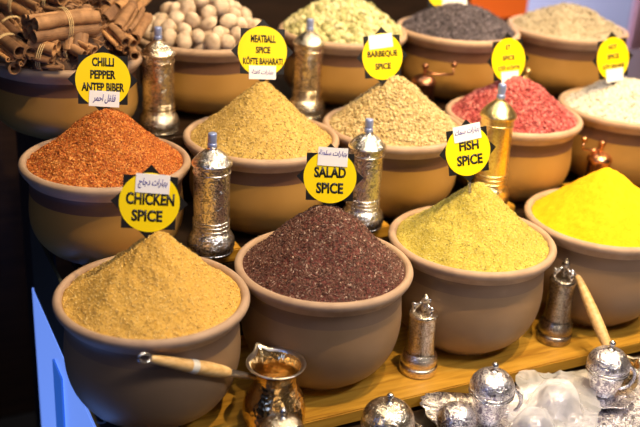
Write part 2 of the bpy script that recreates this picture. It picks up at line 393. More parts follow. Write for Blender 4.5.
# dark fill of nuts out of sight is left out; the bowl wall closes the heap
# ------------------------------------------------------------------ cinnamon
def stick_me(L, R, seed):
    """bark rolled from both edges into a double scroll"""
    rs = random.Random(seed); prof = []
    for sgn in (1, -1):
        part = []
        for i in range(22):
            t = i/21; a = t*2.05*PI; rr = R*.52*(1-.55*t)
            part.append((sgn*(R*.5-0*rr)+sgn*rr*math.sin(a)*1.0, -R*.1+rr*math.cos(a)))
        prof.append(part)
    line = prof[1][::-1]+prof[0]
    if seed % 3:
        turns = rs.uniform(1.25, 1.6); line = [(R*.98*(1-.30*i/30)*math.cos(turns*2*PI*i/30), R*.98*(1-.30*i/30)*math.sin(turns*2*PI*i/30)) for i in range(31)]
    th = R*.15; V = []; Fc = []; n = len(line); segs = 5
    offp = []
    for i, p in enumerate(line):
        q0 = line[max(i-1, 0)]; q1 = line[min(i+1, n-1)]; tx, ty = q1[0]-q0[0], q1[1]-q0[1]; l = math.hypot(tx, ty) or 1
        offp.append((p[0]+ty/l*th, p[1]-tx/l*th))
    loop = line+offp[::-1]; m = len(loop)
    bend = rs.uniform(-.04, .04)
    for k in range(segs+1):
        t = k/segs; xx = (t-.5)*L; w = 1+.06*rs.uniform(-1, 1)
        for (a, b) in loop: V.append((xx, a*w+bend*L*math.sin(PI*t), b*w))
    for k in range(segs):
        for j in range(m): Fc.append((k*m+j, k*m+(j+1) % m, (k+1)*m+(j+1) % m, (k+1)*m+j))
    for k in (0, segs):
        for j in range(n-1):
            f = (k*m+j, k*m+j+1, k*m+m-2-j, k*m+m-1-j); Fc.append(f if k else f[::-1])
    return mesh('stick', V, Fc)
def orient(p, q):
    d = (q-p).normalized(); return d.to_track_quat('X', 'Z').to_euler(), (p+q)/2
def bundle(p, q, n, R, label, roll=0, strings=(.0,)):
    rot, c = orient(p, q); L = (q-p).length
    t = empty('cinnamon_bundle', c, rot); tag(t, label, 'cinnamon', 'tied cinnamon bundles in the bowl')
    pos = [(0, 0)]+[(1.75*R*math.cos(i*PI/3+roll), 1.75*R*math.sin(i*PI/3+roll)) for i in range(6)]
    for i in range(n):
        a, b = pos[i]
        link('cinnamon_stick', stick_me(L*random.uniform(.9, 1.05), R, i+int(L*1e4)), M['cinn'], t, (random.uniform(-.06, .06)*L, a, b), (random.uniform(0, 6), 0, 0), smooth=False)
    ro = (2.72*R if n > 4 else 2.0*R)
    for k, sx in enumerate(strings):
        pts = []
        for tt in range(3):
            for j in range(24):
                a = 2*PI*j/24; pts.append((sx*L+tt*.0035+.0015*math.sin(a), ro*math.cos(a), ro*math.sin(a)))
        pts.append(pts[0])
        link('string', tube(pts, .0008, 6), M['string'], t)
    return t
def lo(u, v, z): return at(u, v, z)
zb = RIM[3]
# dark heap of broken bark under the bundles
heap('bark_heap', 'J', 'dark broken bark filling the bowl under the cinnamon bundles', M['cinn_dark'], .8, .4, .012, 30,
     (500, .012, .35, .35, M['cinn'], 'oct'), cat='cinnamon', seed=15)
bun = [
 ((29, 29), (94, 21), .515, .515, 7, .0088, 'large string tied cinnamon bundle lying level on top of the pile', 0.5, (-.02,)),
 ((-6, 10), (27, 44), .49, .478, 5, .0075, 'slim cinnamon bundle slanting down at the left edge of the bowl', .2, (.1,)),
 ((-12, 33), (22, 60), .478, .462, 5, .0085, 'ochre cinnamon bundle lowest at the left edge of the bowl', .9, (.1,)),
 ((0, -6), (44, 14), .53, .515, 6, .0085, 'shaded cinnamon bundle at the top left corner behind the others', .3, (0,)),
 ((31, 50), (56, 57), .474, .466, 5, .0085, 'short cinnamon bundle with open ends just above the bowl rim', .1, (.0,)),
 ((74, 53), (76, 33), .468, .50, 7, .0065, 'thin cinnamon bundle seen end on below the large tied bundle', 0, ()),
 ((88, 56), (62, 42), .466, .482, 5, .0065, 'thin cinnamon bundle leaning beside the chilli sign', .4, (0,)),
 ((107, 18), (138, -6), .50, .515, 5, .0095, 'cinnamon bundle with curled ends right of the large bundle', .2, ()),
 ((106, 30), (122, 10), .485, .505, 4, .0095, 'cinnamon bundle behind the tip of the chilli sign', .6, ()),
 ((122, 40), (137, 16), .478, .50, 6, .0088, 'cinnamon bundle at the right side of the bowl beside the mill', 0, ()),
 ((127, 50), (112, 34), .466, .484, 5, .0070, 'small cinnamon bundle lowest at the right side of the bowl', .3, ()),
 ((42, -2), (70, 6), .535, .535, 6, .0085, 'cinnamon bundle behind the large tied bundle at the top of the pile', .3, (0,)),
 ((96, 6), (84, -14), .52, .55, 6, .0085, 'cinnamon bundle pointing back beside the half hidden sign', .3, (0,)),
]
for a, b, za, z_b, n, R, lab, roll, st in bun:
    R *= 1.28
    bundle(at(a[0], a[1], za), at(b[0], b[1], z_b), n, R, lab, roll, st)
for a, b, z, R, lab in [((-4, 63), (16, 65), zb+.009, .007, 'loose cinnamon stick on the rim at the left edge'),
                     ((41, 66), (62, 67), zb+.008, .007, 'loose cinnamon stick lying on the bowl rim front'),
                     ((128, 44), (135, 56), zb+.02, .008, 'loose cinnamon stick at the bowl rim beside the mill'),
                     ((18, 42), (32, 58), zb+.03, .006, 'loose cinnamon stick between the left bundles')]:
    p, q = at(*a, z), at(*b, z); rot, c = orient(p, q)
    o = link('cinnamon_stick', stick_me((q-p).length, R, int(R*1e5)+a[0]), M['cinn'], None, c, rot, False); tag(o, lab, 'cinnamon')
# ------------------------------------------------------------------ signs
AR = {'ا': (0xFE8D, 0xFE8E), 'ب': (0xFE8F, 0xFE90, 0xFE91, 0xFE92), 'ة': (0xFE93, 0xFE94), 'ت': (0xFE95, 0xFE96, 0xFE97, 0xFE98),
      'ج': (0xFE9D, 0xFE9E, 0xFE9F, 0xFEA0), 'ح': (0xFEA1, 0xFEA2, 0xFEA3, 0xFEA4), 'د': (0xFEA9, 0xFEAA), 'ر': (0xFEAD, 0xFEAE),
      'س': (0xFEB1, 0xFEB2, 0xFEB3, 0xFEB4), 'ط': (0xFEC1, 0xFEC2, 0xFEC3, 0xFEC4), 'ف': (0xFED1, 0xFED2, 0xFED3, 0xFED4),
      'ك': (0xFED9, 0xFEDA, 0xFEDB, 0xFEDC), 'ل': (0xFEDD, 0xFEDE, 0xFEDF, 0xFEE0), 'م': (0xFEE1, 0xFEE2, 0xFEE3, 0xFEE4),
      'ه': (0xFEE9, 0xFEEA, 0xFEEB, 0xFEEC), 'و': (0xFEED, 0xFEEE)}
def shape_ar(s):
    out = ''
    for i, ch in enumerate(s):
        if ch not in AR: out += ch; continue
        f = AR[ch]; prev = i > 0 and s[i-1] in AR and len(AR[s[i-1]]) == 4; nxt = i+1 < len(s) and s[i+1] in AR and len(f) == 4
        out += chr(f[3] if prev and nxt else f[1] if prev else f[2] if nxt else f[0])
    return out[::-1]
def text_me(s, w, h, bold=.02, depth=.0003, shear=0, cx=0, cz=0, y=0):
    cu = bpy.data.curves.new('t', 'FONT'); cu.body = s; cu.offset = bold; cu.shear = shear; cu.resolution_u = 3
    o = bpy.data.objects.new('t', cu); C.objects.link(o)
    bpy.context.view_layer.update()
    me = bpy.data.meshes.new_from_object(o.evaluated_get(bpy.context.evaluated_depsgraph_get()))
    bpy.data.objects.remove(o)
    xs = [v.co.x for v in me.vertices]; ys = [v.co.y for v in me.vertices]
    if not xs: return me
    ax, bx, ay, by = min(xs), max(xs), min(ys), max(ys)
    bm = bmesh.new(); bm.from_mesh(me)
    for v in bm.verts: v.co = Vector((cx+((v.co.x-ax)/(bx-ax)-.5)*w, y, cz+((v.co.y-ay)/(by-ay)-.5)*h))
    r = bmesh.ops.extrude_face_region(bm, geom=bm.faces[:])
    for v in [g for g in r['geom'] if isinstance(g, bmesh.types.BMVert)]: v.co.y += depth
    bmesh.ops.recalc_face_normals(bm, faces=bm.faces[:]); bm.to_mesh(me); bm.free(); return me
def disc_pts(r, n=64): return [(r*math.cos(2*PI*i/n), r*math.sin(2*PI*i/n)) for i in range(n)]
def star_pts(R):
    r = R*math.cos(PI/4)/math.cos(PI/8)
    return [((R if i % 2 == 0 else r)*math.cos(PI/2+i*PI/8), (R if i % 2 == 0 else r)*math.sin(PI/2+i*PI/8)) for i in range(16)]
def rrect(x0, x1, z0, z1): return [(x0, z0), (x1, z0), (x1, z1), (x0, z1)]
def sign(u, v, y, dpx, aspect, tilt, label, lines, sticker, hand, heap_key, back=0, turn_dir=1):
    """centre pixel, depth y, disc height in px, width/height, tilt; texts in units of disc radius"""
    p = at_y(u, v, y); dep = (p-CAM).dot(FW); r = dpx/2*dep/F_PX
    face = math.atan2(-(CAM.x-p.x), (CAM.y-p.y))   # yaw so that -Y looks to the camera
    yaw = math.atan2(p.x-CAM.x, -(p.y-CAM.y))
    d = CAM-p; yaw = math.atan2(d.x, -d.y)
    yaw += turn_dir*math.acos(min(1, aspect))
    t = empty('spice_sign', p); tag(t, label, 'sign', 'round yellow spice signs')
    t.rotation_euler = Euler((math.radians(-14-back), math.radians(tilt), yaw), 'XYZ')
    link('sign_card', prism(star_pts(r*1.27), 0, .0012), M['black'], t, smooth=False)
    link('yellow_disc', prism(disc_pts(r), -.0006, 0), M['yellow'], t, smooth=False)
    if lines:
        link('lettering', join_me([text_me(s, w*r, h*r, bo, .0002, 0, cx*r, cz*r, -.0009) for s, cx, cz, w, h, bo in lines]), M['ink'], t, smooth=False)
    if sticker:
        x0, x1, z0, z1 = [q*r for q in sticker[:4]]
        st = link('paper_sticker', prism(rrect(x0, x1, z0, z1), -.0016, -.0009), M['label'], t, smooth=False)
        st.rotation_euler = (0, math.radians(sticker[4] if len(sticker) > 4 else 0), 0)
        if hand:
            hm = text_me(shape_ar(hand[0]), (x1-x0)*hand[1], (z1-z0)*hand[2], hand[3] if len(hand) > 3 else .02, .0002, .25, (x0+x1)/2, (z0+z1)/2+(hand[4] if len(hand) > 4 else 0)*r, -.0019)
            link('handwriting', hm, M['blueink'], st, smooth=False)
    link('stake', prism(rrect(-.0025, .0025, -r*1.9, -r*.9), .0012, .0035), M['stake'], t, smooth=False)
    return t
bo = .042
sign(149.5, 202.5, .150, 60, 1.0, 4, 'largest round yellow sign reading CHICKEN SPICE in the front left heap',
     [('CHICKEN', 0.02, .12, 1.60, .42, bo), ('SPICE', -.06, -.45, 1.02, .40, bo)], (-.50, .62, .32, .96, 1), ('بهارات دجاج', .86, .55), 'A')
sign(330, 177, .150, 53, 1.0, -2, 'round yellow sign reading SALAD SPICE in the dark maroon heap',
     [('SALAD', 0.0, .18, 1.20, .42, bo), ('SPICE', 0.0, -.42, 1.02, .42, bo)], (-.5, .62, .42, 1.12, 2), ('بهارات سلطة', .95, .36, .02, .12), 'B')
sign(468, 151, .152, 50, .86, -4, 'round yellow sign reading FISH SPICE in the olive green heap',
     [('FISH', 0.05, .22, .88, .38, bo), ('SPICE', 0.05, -.36, 1.15, .42, bo)], (-.56, .66, .42, 1.06, -4), ('بهارات سمك', .9, .42, .02, .05), 'C', 0, 1)
sign(103, 80, .425, 54, 1.0, 2, 'round yellow sign reading CHILLI PEPPER ANTEP BIBER in the orange flakes',
     [('CHILLI', 0.0, .66, .80, .33, bo), ('PEPPER', 0.0, .20, .92, .32, bo), ('ANTEP BIBER', 0.0, -.26, 1.55, .32, bo)], (-.48, .62, -.98, -.40, 2), ('فلفل احمر', .75, .6), 'E')
sign(262.5, 51.5, .462, 50, .98, 2, 'round yellow sign reading MEATBALL SPICE in the tan cone',
     [('MEATBALL', 0.02, .50, 1.02, .30, bo), ('SPICE', 0.02, .06, .60, .27, bo), ('KÖFTE BAHARATI', 0.02, -.36, 1.62, .32, bo)], (-.54, .56, -1.10, -.56, 0), ('بهارات كفتة', .8, .45), 'F')
sign(382.5, 56.5, .447, 46, .86, 0, 'round yellow barbecue sign in the pale cream heap, sticker at its top',
     [('BARBEQUE', 0.0, .1, 1.50, .32, bo), ('SPICE', 0.0, -.42, .80, .28, bo)], (-.62, .56, .36, .96, -4), None, 'G', 0, 1)
sign(508.5, 60, .44, 43, .74, 0, 'round yellow sign turned sideways in the pinkish red flakes',
     [('ET', 0.0, .58, .30, .24, bo), ('SPICE', 0.0, .1, .75, .24, bo), ('ÇİĞ KÖFTE', 0.0, -.36, 1.35, .28, bo)], (-.48, .56, -1.16, -.52, 0), None, 'H', 0, 1)
sign(613, 58.5, .42, 42, .70, -3, 'round yellow sign in the white grains at the right edge',
     [('HOT', 0.0, .55, .55, .24, bo), ('SPICE', 0.0, .1, .75, .24, bo), ('KÖY BAHARI', 0.0, -.34, 1.35, .26, bo)], (-.48, .58, -1.1, -.48, 0), None, 'I', 0, 1)
sign(105, -14, .80, 46, 1.0, 24, 'yellow sign cut off by the top edge behind the cinnamon bundles',
     None, (-.75, .35, -1.2, -.50, 0), None, 'J')
sign(447, -12, .74, 42, 1.0, -6, 'yellow sign cut off by the top edge in the dark grey purple grains',
     None, (-.22, .95, -1.05, -.30, 0), None, 'M')
# ------------------------------------------------------------------ mills
def mill(loc, h, metal, label, cap=None, r=.031, tint=None):
    t = empty('pepper_mill', loc); tag(t, label, 'pepper mill', 'tall engraved pepper mills')
    k = h/.25; plainm = M['silver_plain'] if metal is M['silver'] else M['gold'] if metal is M['gold'] else M['warm_plain']
    def P(pts, n=4): return smoothprof([(a*r/.031, b*k) for a, b in pts], n)
    link('base', lathe(P([(.034, 0), (.0375, .0015), (.0395, .006), (.0385, .0085), (.040, .012), (.0412, .020), (.0400, .030), (.0365, .040), (.0325, .047), (.0310, .052)]), 48, True, False), metal, t)
    link('mill_body', lathe([(a*r/.031, b*k) for a, b in [(.0308, .050), (.0308, .07), (.0310, .12), (.0312, .16), (.0312, .190)]], 48, False, False), metal, t)
    for z in (.054, .063, .071, .172):
        link('collar', lathe(P([(.0305, z-.002), (.0318, z-.0014), (.0325, z), (.0318, z+.0014), (.0305, z+.002)], 3), 48, False, False), plainm, t)
    link('cap', lathe(P([(.031, .184), (.0340, .186), (.0348, .189), (.0338, .1925), (.0305, .1975), (.0245, .205), (.0165, .2125), (.0100, .217), (.0085, .220), (.0085, .222)]), 48, False, True), cap or metal, t)
    kb = link('knob', lathe(P([(.0065, .220), (.0082, .223), (.0082, .229), (.0064, .2305), (.0076, .2325), (.0080, .240), (.0078, .2480), (.0062, .2505)], 3), 8, True, True), M['bluecap'], t)
    return t
def place_mill(u, v, z, vtop, metal, label, r=.031):
    p = at(u, v, z); zt = z_for(p.x, p.y, vtop); return mill((p.x, p.y, z), zt-z, metal, label, None, r)
ZL = .175
place_mill(211, 251, ZL, 133, M['silver'], 'silver engraved pepper mill between the chicken spice and salad spice bowls')
place_mill(361, 226, ZL, 119, M['silver'], 'silver pepper mill behind the SALAD SPICE sign')
p = Vector((1.13, .312, ZL)); zt = z_for(p.x, p.y, 84)
q = at_y(487, 200, .315); mill((q.x, .315, ZL), z_for(q.x, .315, 84)-ZL, M['gold'], 'golden brass pepper mill behind the FISH SPICE sign', None, .032)
place_mill(159, 131, Z3, 27, M['warm_silver'], 'warm toned pepper mill beside the CHILLI PEPPER sign')
place_mill(305.5, 115, Z3, 19, M['warm_silver'], 'warm toned pepper mill beside the MEATBALL SPICE sign', .0305)
# small crowned grinders
def small_mill(loc, h, metal, label, r=.026):
    t = empty('spice_grinder', loc); tag(t, label, 'spice grinder'); k = h/.12; s = r/.026
    def P(pts, n=4): return smoothprof([(a*s, b*k) for a, b in pts], n)
    link('base', lathe(P([(.032, 0), (.0350, .002), (.0355, .008), (.0345, .012), (.032, .014), (.0340, .018), (.0335, .026), (.0280, .034)]), 40, True, False), metal, t)
    link('grinder_body', lathe(P([(.0275, .035), (.0262, .042), (.0255, .065), (.0255, .088), (.0268, .091), (.0268, .094), (.0240, .0965), (.012, .098)]), 40, False, True), metal, t)
    link('finial', lathe(P([(.006, .099), (.0075, .106), (.0045, .110), (.0075, .114), (.0078, .119), (.0045, .1225), (.0025, .125)], 3), 20, True, True), metal, t)
    for i in range(3):
        a = i*2*PI/3+.6
        me = join_me([tube([(.004*s, 0, .112*k), (.010*s, 0, .110*k), (.0185*s, 0, .101*k)], .0034*s, 8), uv_ball(.0052*s, (.0195*s, 0, .108*k)), tube([(.0195*s, 0, .094*k), (.0195*s, 0, .107*k)], .0036*s, 8)])
        link('crown_arm', me, M['silver_plain'], t, (0, 0, 0), (0, 0, a))
    return t
small_mill((.838, .068, 0), z_for(.838, .068, 297), M['warm_fine'], 'small shiny grinder with crown top standing on the board between the maroon and green heaps', .0245)
small_mill((1.137, .068, 0), z_for(1.137, .068, 262), M['antique'], 'small dark grinder with crown top beside the slanting wooden handle', .024)
# copper coffee grinders with a crank
def crank_grinder(u, v, y, zb_, label, metal, dome, cdir, ln, bodyr=.026):
    p = at_y(u, v, y); t = empty('crank_grinder', (p.x, p.y, zb_)); tag(t, label, 'coffee grinder'); h = p.z-zb_; r = bodyr
    link('base', lathe(smoothprof([(r*1.1, 0), (r*1.15, .004), (r*1.05, .010), (r, .012)], 3), 36, True, False), metal, t)
    link('grinder_body', lathe([(r, .012), (r, h-.012), (r*1.06, h-.008)], 36, False, False), metal, t)
    link('dome', lathe(smoothprof([(r*1.06, h-.008), (r*1.12, h-.004), (r*.95, h+.004), (r*.6, h+.010), (r*.25, h+.013)], 4), 36, False, True), dome, t)
    link('spindle', lathe(smoothprof([(.004, h+.012), (.004, h+.024), (.007, h+.028), (.007, h+.034), (.003, h+.038)], 3), 16, True, True), dome, t)
    e = Vector((math.cos(cdir)*ln, math.sin(cdir)*ln, h+.03))
    ck = link('crank', tube([(0, 0, h+.02), (e.x*.4, e.y*.4, h+.014), (e.x, e.y, h+.016), (e.x, e.y, h+.03)], .0028, 8), dome, t)
    link('crank_knob', uv_ball(.0065, (e.x, e.y, h+.038)), dome, ck)
    return t
cam_right = math.atan2(RT.y, RT.x)
crank_grinder(424, 80, .60, Z3, 'small dark grinder with a crank behind the pale cream heap', M['darkcopper'], M['oldcopper'], cam_right, .062, .025)
crank_grinder(600, 157, .335, Z2+.025, 'copper grinder with a crank behind the bright yellow powder', M['copper'], M['copper'], cam_right+PI, .040, .024)
crank_grinder(526, 84, .60, Z3, 'small brass grinder half hidden beside the sign in the red flakes', M['gold'], M['gold'], cam_right+PI, .022, .018)
# ------------------------------------------------------------------ cezves
def cezve(loc, R, h, hdir, htip, label, spout_dir, base_r, rot=None, name='coffee_pot', k0=.25):
    """htip: handle tip in local coordinates"""
    t = empty(name, loc); tag(t, label, 'coffee pot')
    if rot: t.rotation_euler = rot
    prof = smoothprof([(base_r*.9, 0), (base_r, .004), (base_r*1.06, .2*h), (base_r*1.0, .40*h), (R*.80, .62*h), (R*.74, .78*h), (R*.82, .90*h), (R*.97, .98*h)], 5)
    def sp(p, a, r, z):
        w = max(0, (z/h-.72)/.28); da = (a-spout_dir+PI) % (2*PI)-PI; g = math.exp(-(da/.20)**2)*w
        return [p[0]+math.cos(spout_dir)*g*R*.22, p[1]+math.sin(spout_dir)*g*R*.22, z+g*R*.14]
    inn = [(r-.0016, z+.001) for r, z in prof][::-1]
    inn = [(max(a, .001), max(b, .004)) for a, b in inn]
    link('pot_body', lathe(prof, 72, True, False, sp), M['hammered'], t)
    rimp = smoothprof([(R*.97, .98*h), (R*1.01, .992*h), (R*1.03, h), (R*1.0, 1.012*h), (R*.92, 1.0*h), (R*.86, .97*h)], 4)
    link('pot_rim', lathe(rimp, 72, False, False, sp), M['tin'], t)
    inn2 = smoothprof([(R*.86, .97*h), (R*.72, .85*h), (R*.70, .75*h), (R*.78, .6*h), (base_r*.95, .4*h), (base_r*.95, .1*h), (base_r*.5, .03*h), (.002, .03*h)], 4)
    link('pot_lining', lathe(inn2, 72, False, False, sp), M['hammered'], t)
    a = Vector((math.cos(hdir)*R*.80, math.sin(hdir)*R*.80, .84*h)); b = Vector(htip); d = b-a
    link('handle_socket', tube([a-d*.01, a+d*k0*.4, a+d*(k0-.01), a+d*(k0+.02)], [.0045, .0052, .0062, .0064], 14), M['tin'], t)
    ks = [k0, k0+.02, k0+.07, .42, .55, .70, .82, .92, .96, .965]; rs_ = [.0068, .0082, .0095, .0108, .0105, .0092, .0078, .0062, .0050, .003]
    hd = link('wooden_handle', tube([a+d*k for k in ks], rs_, 18), M['olive'], t)
    dd = d.normalized(); sd = dd.cross(Vector((0, 0, 1))).normalized(); up_ = sd.cross(dd)
    lp = [a+d*.955+dd*(.011-.011*math.cos(2*PI*i/20))+(up_ if k0 > .2 else sd)*.0060*math.sin(2*PI*i/20) for i in range(21)]
    link('hanging_loop', tube(lp, .0022, 8), M['silver_plain'], t)
    return t, a, d, hd
pc = at(276, 364, .106); base = Vector((pc.x, pc.y, 0))
tip = at_y(146, 358, -.022)
cz, a, d, hd = cezve(base, .0455, .108, PI, tip-base, 'hammered brass coffee pot with pale wooden handle in front of the maroon heap bowl', math.atan2(-RT.y, -RT.x)-.95, .047)
link('handle_sticker', tube([a+d*k for k in (.56, .565, .62, .625)], [.0096, .0107, .0101, .0092], 18), M['tape'], hd)
# second pot stands low behind the lidded cup, its handle leaning up against the row of bowls
c2 = at(618, 384, -.02)
tip2 = at(576, 272, .135); b2 = Vector((c2.x+.008, c2.y+.0, -.022))
cz2, a2, d2, _ = cezve(b2, .027, .045, PI*.62, tip2-b2, 'coffee pot hidden behind the right lidded cup, pale wooden handle slanting up', 0, .026, None, 'coffee_pot', .12)
# ------------------------------------------------------------------ lidded cups
def handle_scroll(r, h):
    pts = []
    for i in range(17):
        t = i/16; an = PI*.5-PI*1.05*t
        pts.append((r*.95+.023*math.cos(an)*1.0, 0, h*.34+.024*math.sin(an)))
    curl = [(r+.006+.004*math.cos(q), 0, h*.30+.026+.004*math.sin(q)) for q in np.linspace(PI*1.5, -PI*.3, 10)]
    leaf = uv_ball(.006, (r+.021, 0, h*.42), (.6, .5, 1.4), 12)
    return join_me([tube(pts, [.0032]*17, 8), tube(curl, .0022, 8), leaf])
def cup(u, v, label, hyaw, zb_=-.020, r=.031, metal=None, knobz=.080, saucer=False):
    p = at(u, v, knobz); t = empty('lidded_cup', (p.x, p.y, zb_)); tag(t, label, 'cup', 'lidded silver coffee cups'); m = metal or M['silver_fine']
    H = knobz-zb_; zl = H-.050
    link('cup_body', lathe(smoothprof([(r*.62, 0), (r*.70, .003), (r*.66, .006), (r*.80, .014), (r*.95, .03), (r*1.0, zl-.004), (r*1.02, zl)], 5), 56, True, False), m, t)
    ld = link('lid', lathe(smoothprof([(r*1.05, zl), (r*1.16, zl+.002), (r*1.17, zl+.006), (r*1.19, zl+.012), (r*1.17, zl+.020), (r*1.02, zl+.030), (r*.76, zl+.038), (r*.4, zl+.0425), (r*.10, zl+.044)], 5), 56, True, True), m, t)
    rg = join_me([lathe(smoothprof([(r*1.13, zl+q-.0015), (r*1.22, zl+q), (r*1.13, zl+q+.0015)], 3), 56, False, False) for q in (.003, .009)])
    link('lid_band', rg, M['silver_plain'], ld)
    link('lid_knob', join_me([lathe(smoothprof([(.006, zl+.043), (.007, zl+.0445), (.0035, zl+.047), (.003, zl+.051)], 3), 20, True, True), uv_ball(.0056, (0, 0, zl+.055))]), M['silver_plain'], ld)
    link('cup_handle', handle_scroll(r, H), m, t, rot=(0, 0, hyaw))
    return t
cup(495, 368, 'silver lidded cup standing on the tray in the middle of the lower right', cam_right+.1)
cup(612, 346, 'silver lidded cup on a saucer at the lower right corner', cam_right+.1, zb_=-.014, r=.0305)
cup(390, 399, 'lidded cup cut off by the bottom edge in front of the maroon heap bowl', cam_right+.2, zb_=-.026, r=.034, metal=M['warm_silver'])
cup(283, 414, 'lidded cup cut off by the bottom edge in front of the brass coffee pot', cam_right+.2, zb_=-.026, r=.030, metal=M['warm_silver'])
# saucer
q = at(612, 346, .080)
def scal(p, a, r, z): k = 1+.04*math.cos(8*a)*(r/.05); return [p[0]*k, p[1]*k, z]
o = link('saucer', lathe(smoothprof([(.02, 0), (.034, .001), (.046, .004), (.0545, .009), (.0535, .0105), (.040, .0055), (.018, .0035)], 4), 64, True, True, scal), M['silver_fine'], None, (q.x, q.y, -.0195))
tag(o, 'scalloped silver saucer under the right lidded cup', 'saucer')
# small round silver box and a wrapped one on the tray
def sugar_bowl(loc, r, label, cat='box'):
    t = empty('trinket_box', loc); tag(t, label, cat)
    link('box_body', lathe(smoothprof([(r*.7, 0), (r*.9, .004), (r, .014), (r*1.0, .020)], 4), 48, True, False), M['silver_fine'], t)
    link('lid', lathe(smoothprof([(r*1.0, .020), (r*1.06, .022), (r*1.0, .030), (r*.8, .040), (r*.45, .047), (r*.1, .049)], 4), 48, True, True), M['silver_fine'], t)
    return t
p = at(457, 414, .012); sugar_bowl((p.x, p.y, -.020), .030, 'low domed silver box on the tray left of the middle lidded cup')
p = at(556, 397, .012); sugar_bowl((p.x, p.y, -.020), .030, 'silver box under crumpled clear plastic between the two cups')
p = at(534, 424, .012); sugar_bowl((p.x, p.y, -.020), .024, 'small silver box in plastic at the bottom edge beside the middle cup')
# tray with horned corners
TX0, TX1, TY0, TY1, TZ = .778, 1.40, -.36, -.036, -.0235
def tray():
    t = empty('silver_tray', ((TX0+TX1)/2, (TY0+TY1)/2, TZ)); t.rotation_euler = (0, 0, -.085); tag(t, 'ornate silver tray with pointed corner under the cups, wrapped in plastic', 'tray')
    cx, cy = (TX0+TX1)/2, (TY0+TY1)/2; a, b = (TX1-TX0)/2, (TY1-TY0)/2; n = 160
    rings = [(.0, .0, .0), (.84, 0, 0), (.88, .002, 0), (.93, .010, .3), (1.0, .014, 1), (1.0, .0115, 1), (.92, .006, .3), (.86, -.003, 0), (.0, -.003, 0)]
    V = []; Fc = []
    for (k, z, horn) in rings:
        for j in range(n):
            th = 2*PI*j/n; c, s = math.cos(th), math.sin(th)
            e = 2/10
            px = a*math.copysign(abs(c)**e, c); py = b*math.copysign(abs(s)**e, s)
            hf = max(0, abs(math.sin(2*math.atan2(py/b, px/a)))-.90)/.10
            sc = 1+horn*(.05*hf**2)+horn*.008*math.cos(th*28)
            V.append((px*max(k, .002)*sc, py*max(k, .002)*sc, z+horn*.018*hf**2))
    for i in range(len(rings)-1):
        for j in range(n): Fc.append((i*n+j, i*n+(j+1) % n, (i+1)*n+(j+1) % n, (i+1)*n+j))
    link('tray_plate', mesh('tray', V, Fc), M['silver_fine'], t)
    return t
tray()
# crumpled clear plastic over the tray between the cups
def plastic():
    m, nt, b = newmat('clear_film'); b.inputs['Base Color'].default_value = (.93, .95, 1, 1); b.inputs['Roughness'].default_value = .09
    b.inputs['Transmission Weight'].default_value = .30; b.inputs['IOR'].default_value = 1.25; b.inputs['Specular IOR Level'].default_value = 1
    tr = nt.nodes.new('ShaderNodeBsdfTransparent'); mx = nt.nodes.new('ShaderNodeMixShader'); mx.inputs[0].default_value = .5
    out = nt.nodes['Material Output']; nt.links.new(tr.outputs[0], mx.inputs[1]); nt.links.new(b.outputs[0], mx.inputs[2]); nt.links.new(mx.outputs[0], out.inputs[0])
    co = coord(nt); n = N(nt, 'ShaderNodeTexNoise'); n.inputs['Scale'].default_value = 60; n.inputs['Detail'].default_value = 3; n.inputs['Distortion'].default_value = 1
    nt.links.new(co, n.inputs[0]); bump(nt, b, n.outputs[0], .6, .004)
    c = [at(520, 377, -.010), at(596, 371, -.010), at(598, 452, -.010), at(500, 452, -.010)]
    V = []; Fc = []; nx, ny = 80, 90; boxes = [(at(556, 397, .012), .034), (at(534, 424, .012), .028)]
    for i in range(nx+1):
        for j in range(ny+1):
            s, t = i/nx, j/ny
            p = (c[0]*(1-s)+c[1]*s)*(1-t)+(c[3]*(1-s)+c[2]*s)*t
            z = -.010
            for bc, br in boxes:
                dd = math.hypot(p.x-bc.x, p.y-bc.y); z = max(z, -.020+.052*math.exp(-(dd/(br*1.25))**4))
            w = Vector((p.x, p.y, 0)); e = 1-min(s, 1-s, t, 1-t)*6 if min(s, 1-s, t, 1-t)*6 < 1 else 0
            r1 = (1-abs(noise.noise(w*22))*2.4)*.007+(1-abs(noise.noise(w*48+Vector((3, 1, 0))))*2.4)*.004
            V.append((p.x+.006*noise.noise(w*30+Vector((9, 0, 0)))*(1+e), p.y+.012*noise.noise(w*26)*(.5+e), z+max(r1, 0)))
    for i in range(nx):
        for j in range(ny):
            a = i*(ny+1)+j; Fc.append((a, a+1, a+ny+2, a+ny+1))
    o = link('plastic_wrap', mesh('wrap', V, Fc), m); tag(o, 'crumpled clear plastic film over the silver tray between the cups', 'plastic wrap')
    return o
plastic()
# ------------------------------------------------------------------ stand
def slab(name, x0, x1, y0, y1, z0, z1, mat, label, cat, bev=.002, kind=None):
    cx, cy = (x0+x1)/2, (y0+y1)/2
    o = link(name, box_me(x0-cx, x1-cx, y0-cy, y1-cy, z0, z1, bev), mat, None, (cx, cy, 0), smooth=False)
    tag(o, label, cat, None, kind); return o
XL, XR = .278, 2.6
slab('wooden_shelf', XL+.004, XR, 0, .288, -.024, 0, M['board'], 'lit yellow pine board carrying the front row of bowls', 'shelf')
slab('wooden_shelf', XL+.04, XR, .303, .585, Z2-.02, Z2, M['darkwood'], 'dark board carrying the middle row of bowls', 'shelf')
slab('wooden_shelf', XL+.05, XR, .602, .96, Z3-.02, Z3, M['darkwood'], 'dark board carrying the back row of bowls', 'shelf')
for (u_, v_, lab) in ((211, 251, 'small pine block under the silver mill between the chicken and salad spice'), (361, 226, 'small pine block under the silver mill behind the SALAD SPICE sign')):
    p = at(u_, v_, ZL); slab('wooden_block', p.x-.048, p.x+.056, max(p.y-.045, .292), p.y+.03, Z2+.0005, ZL, M['board'], lab, 'block')
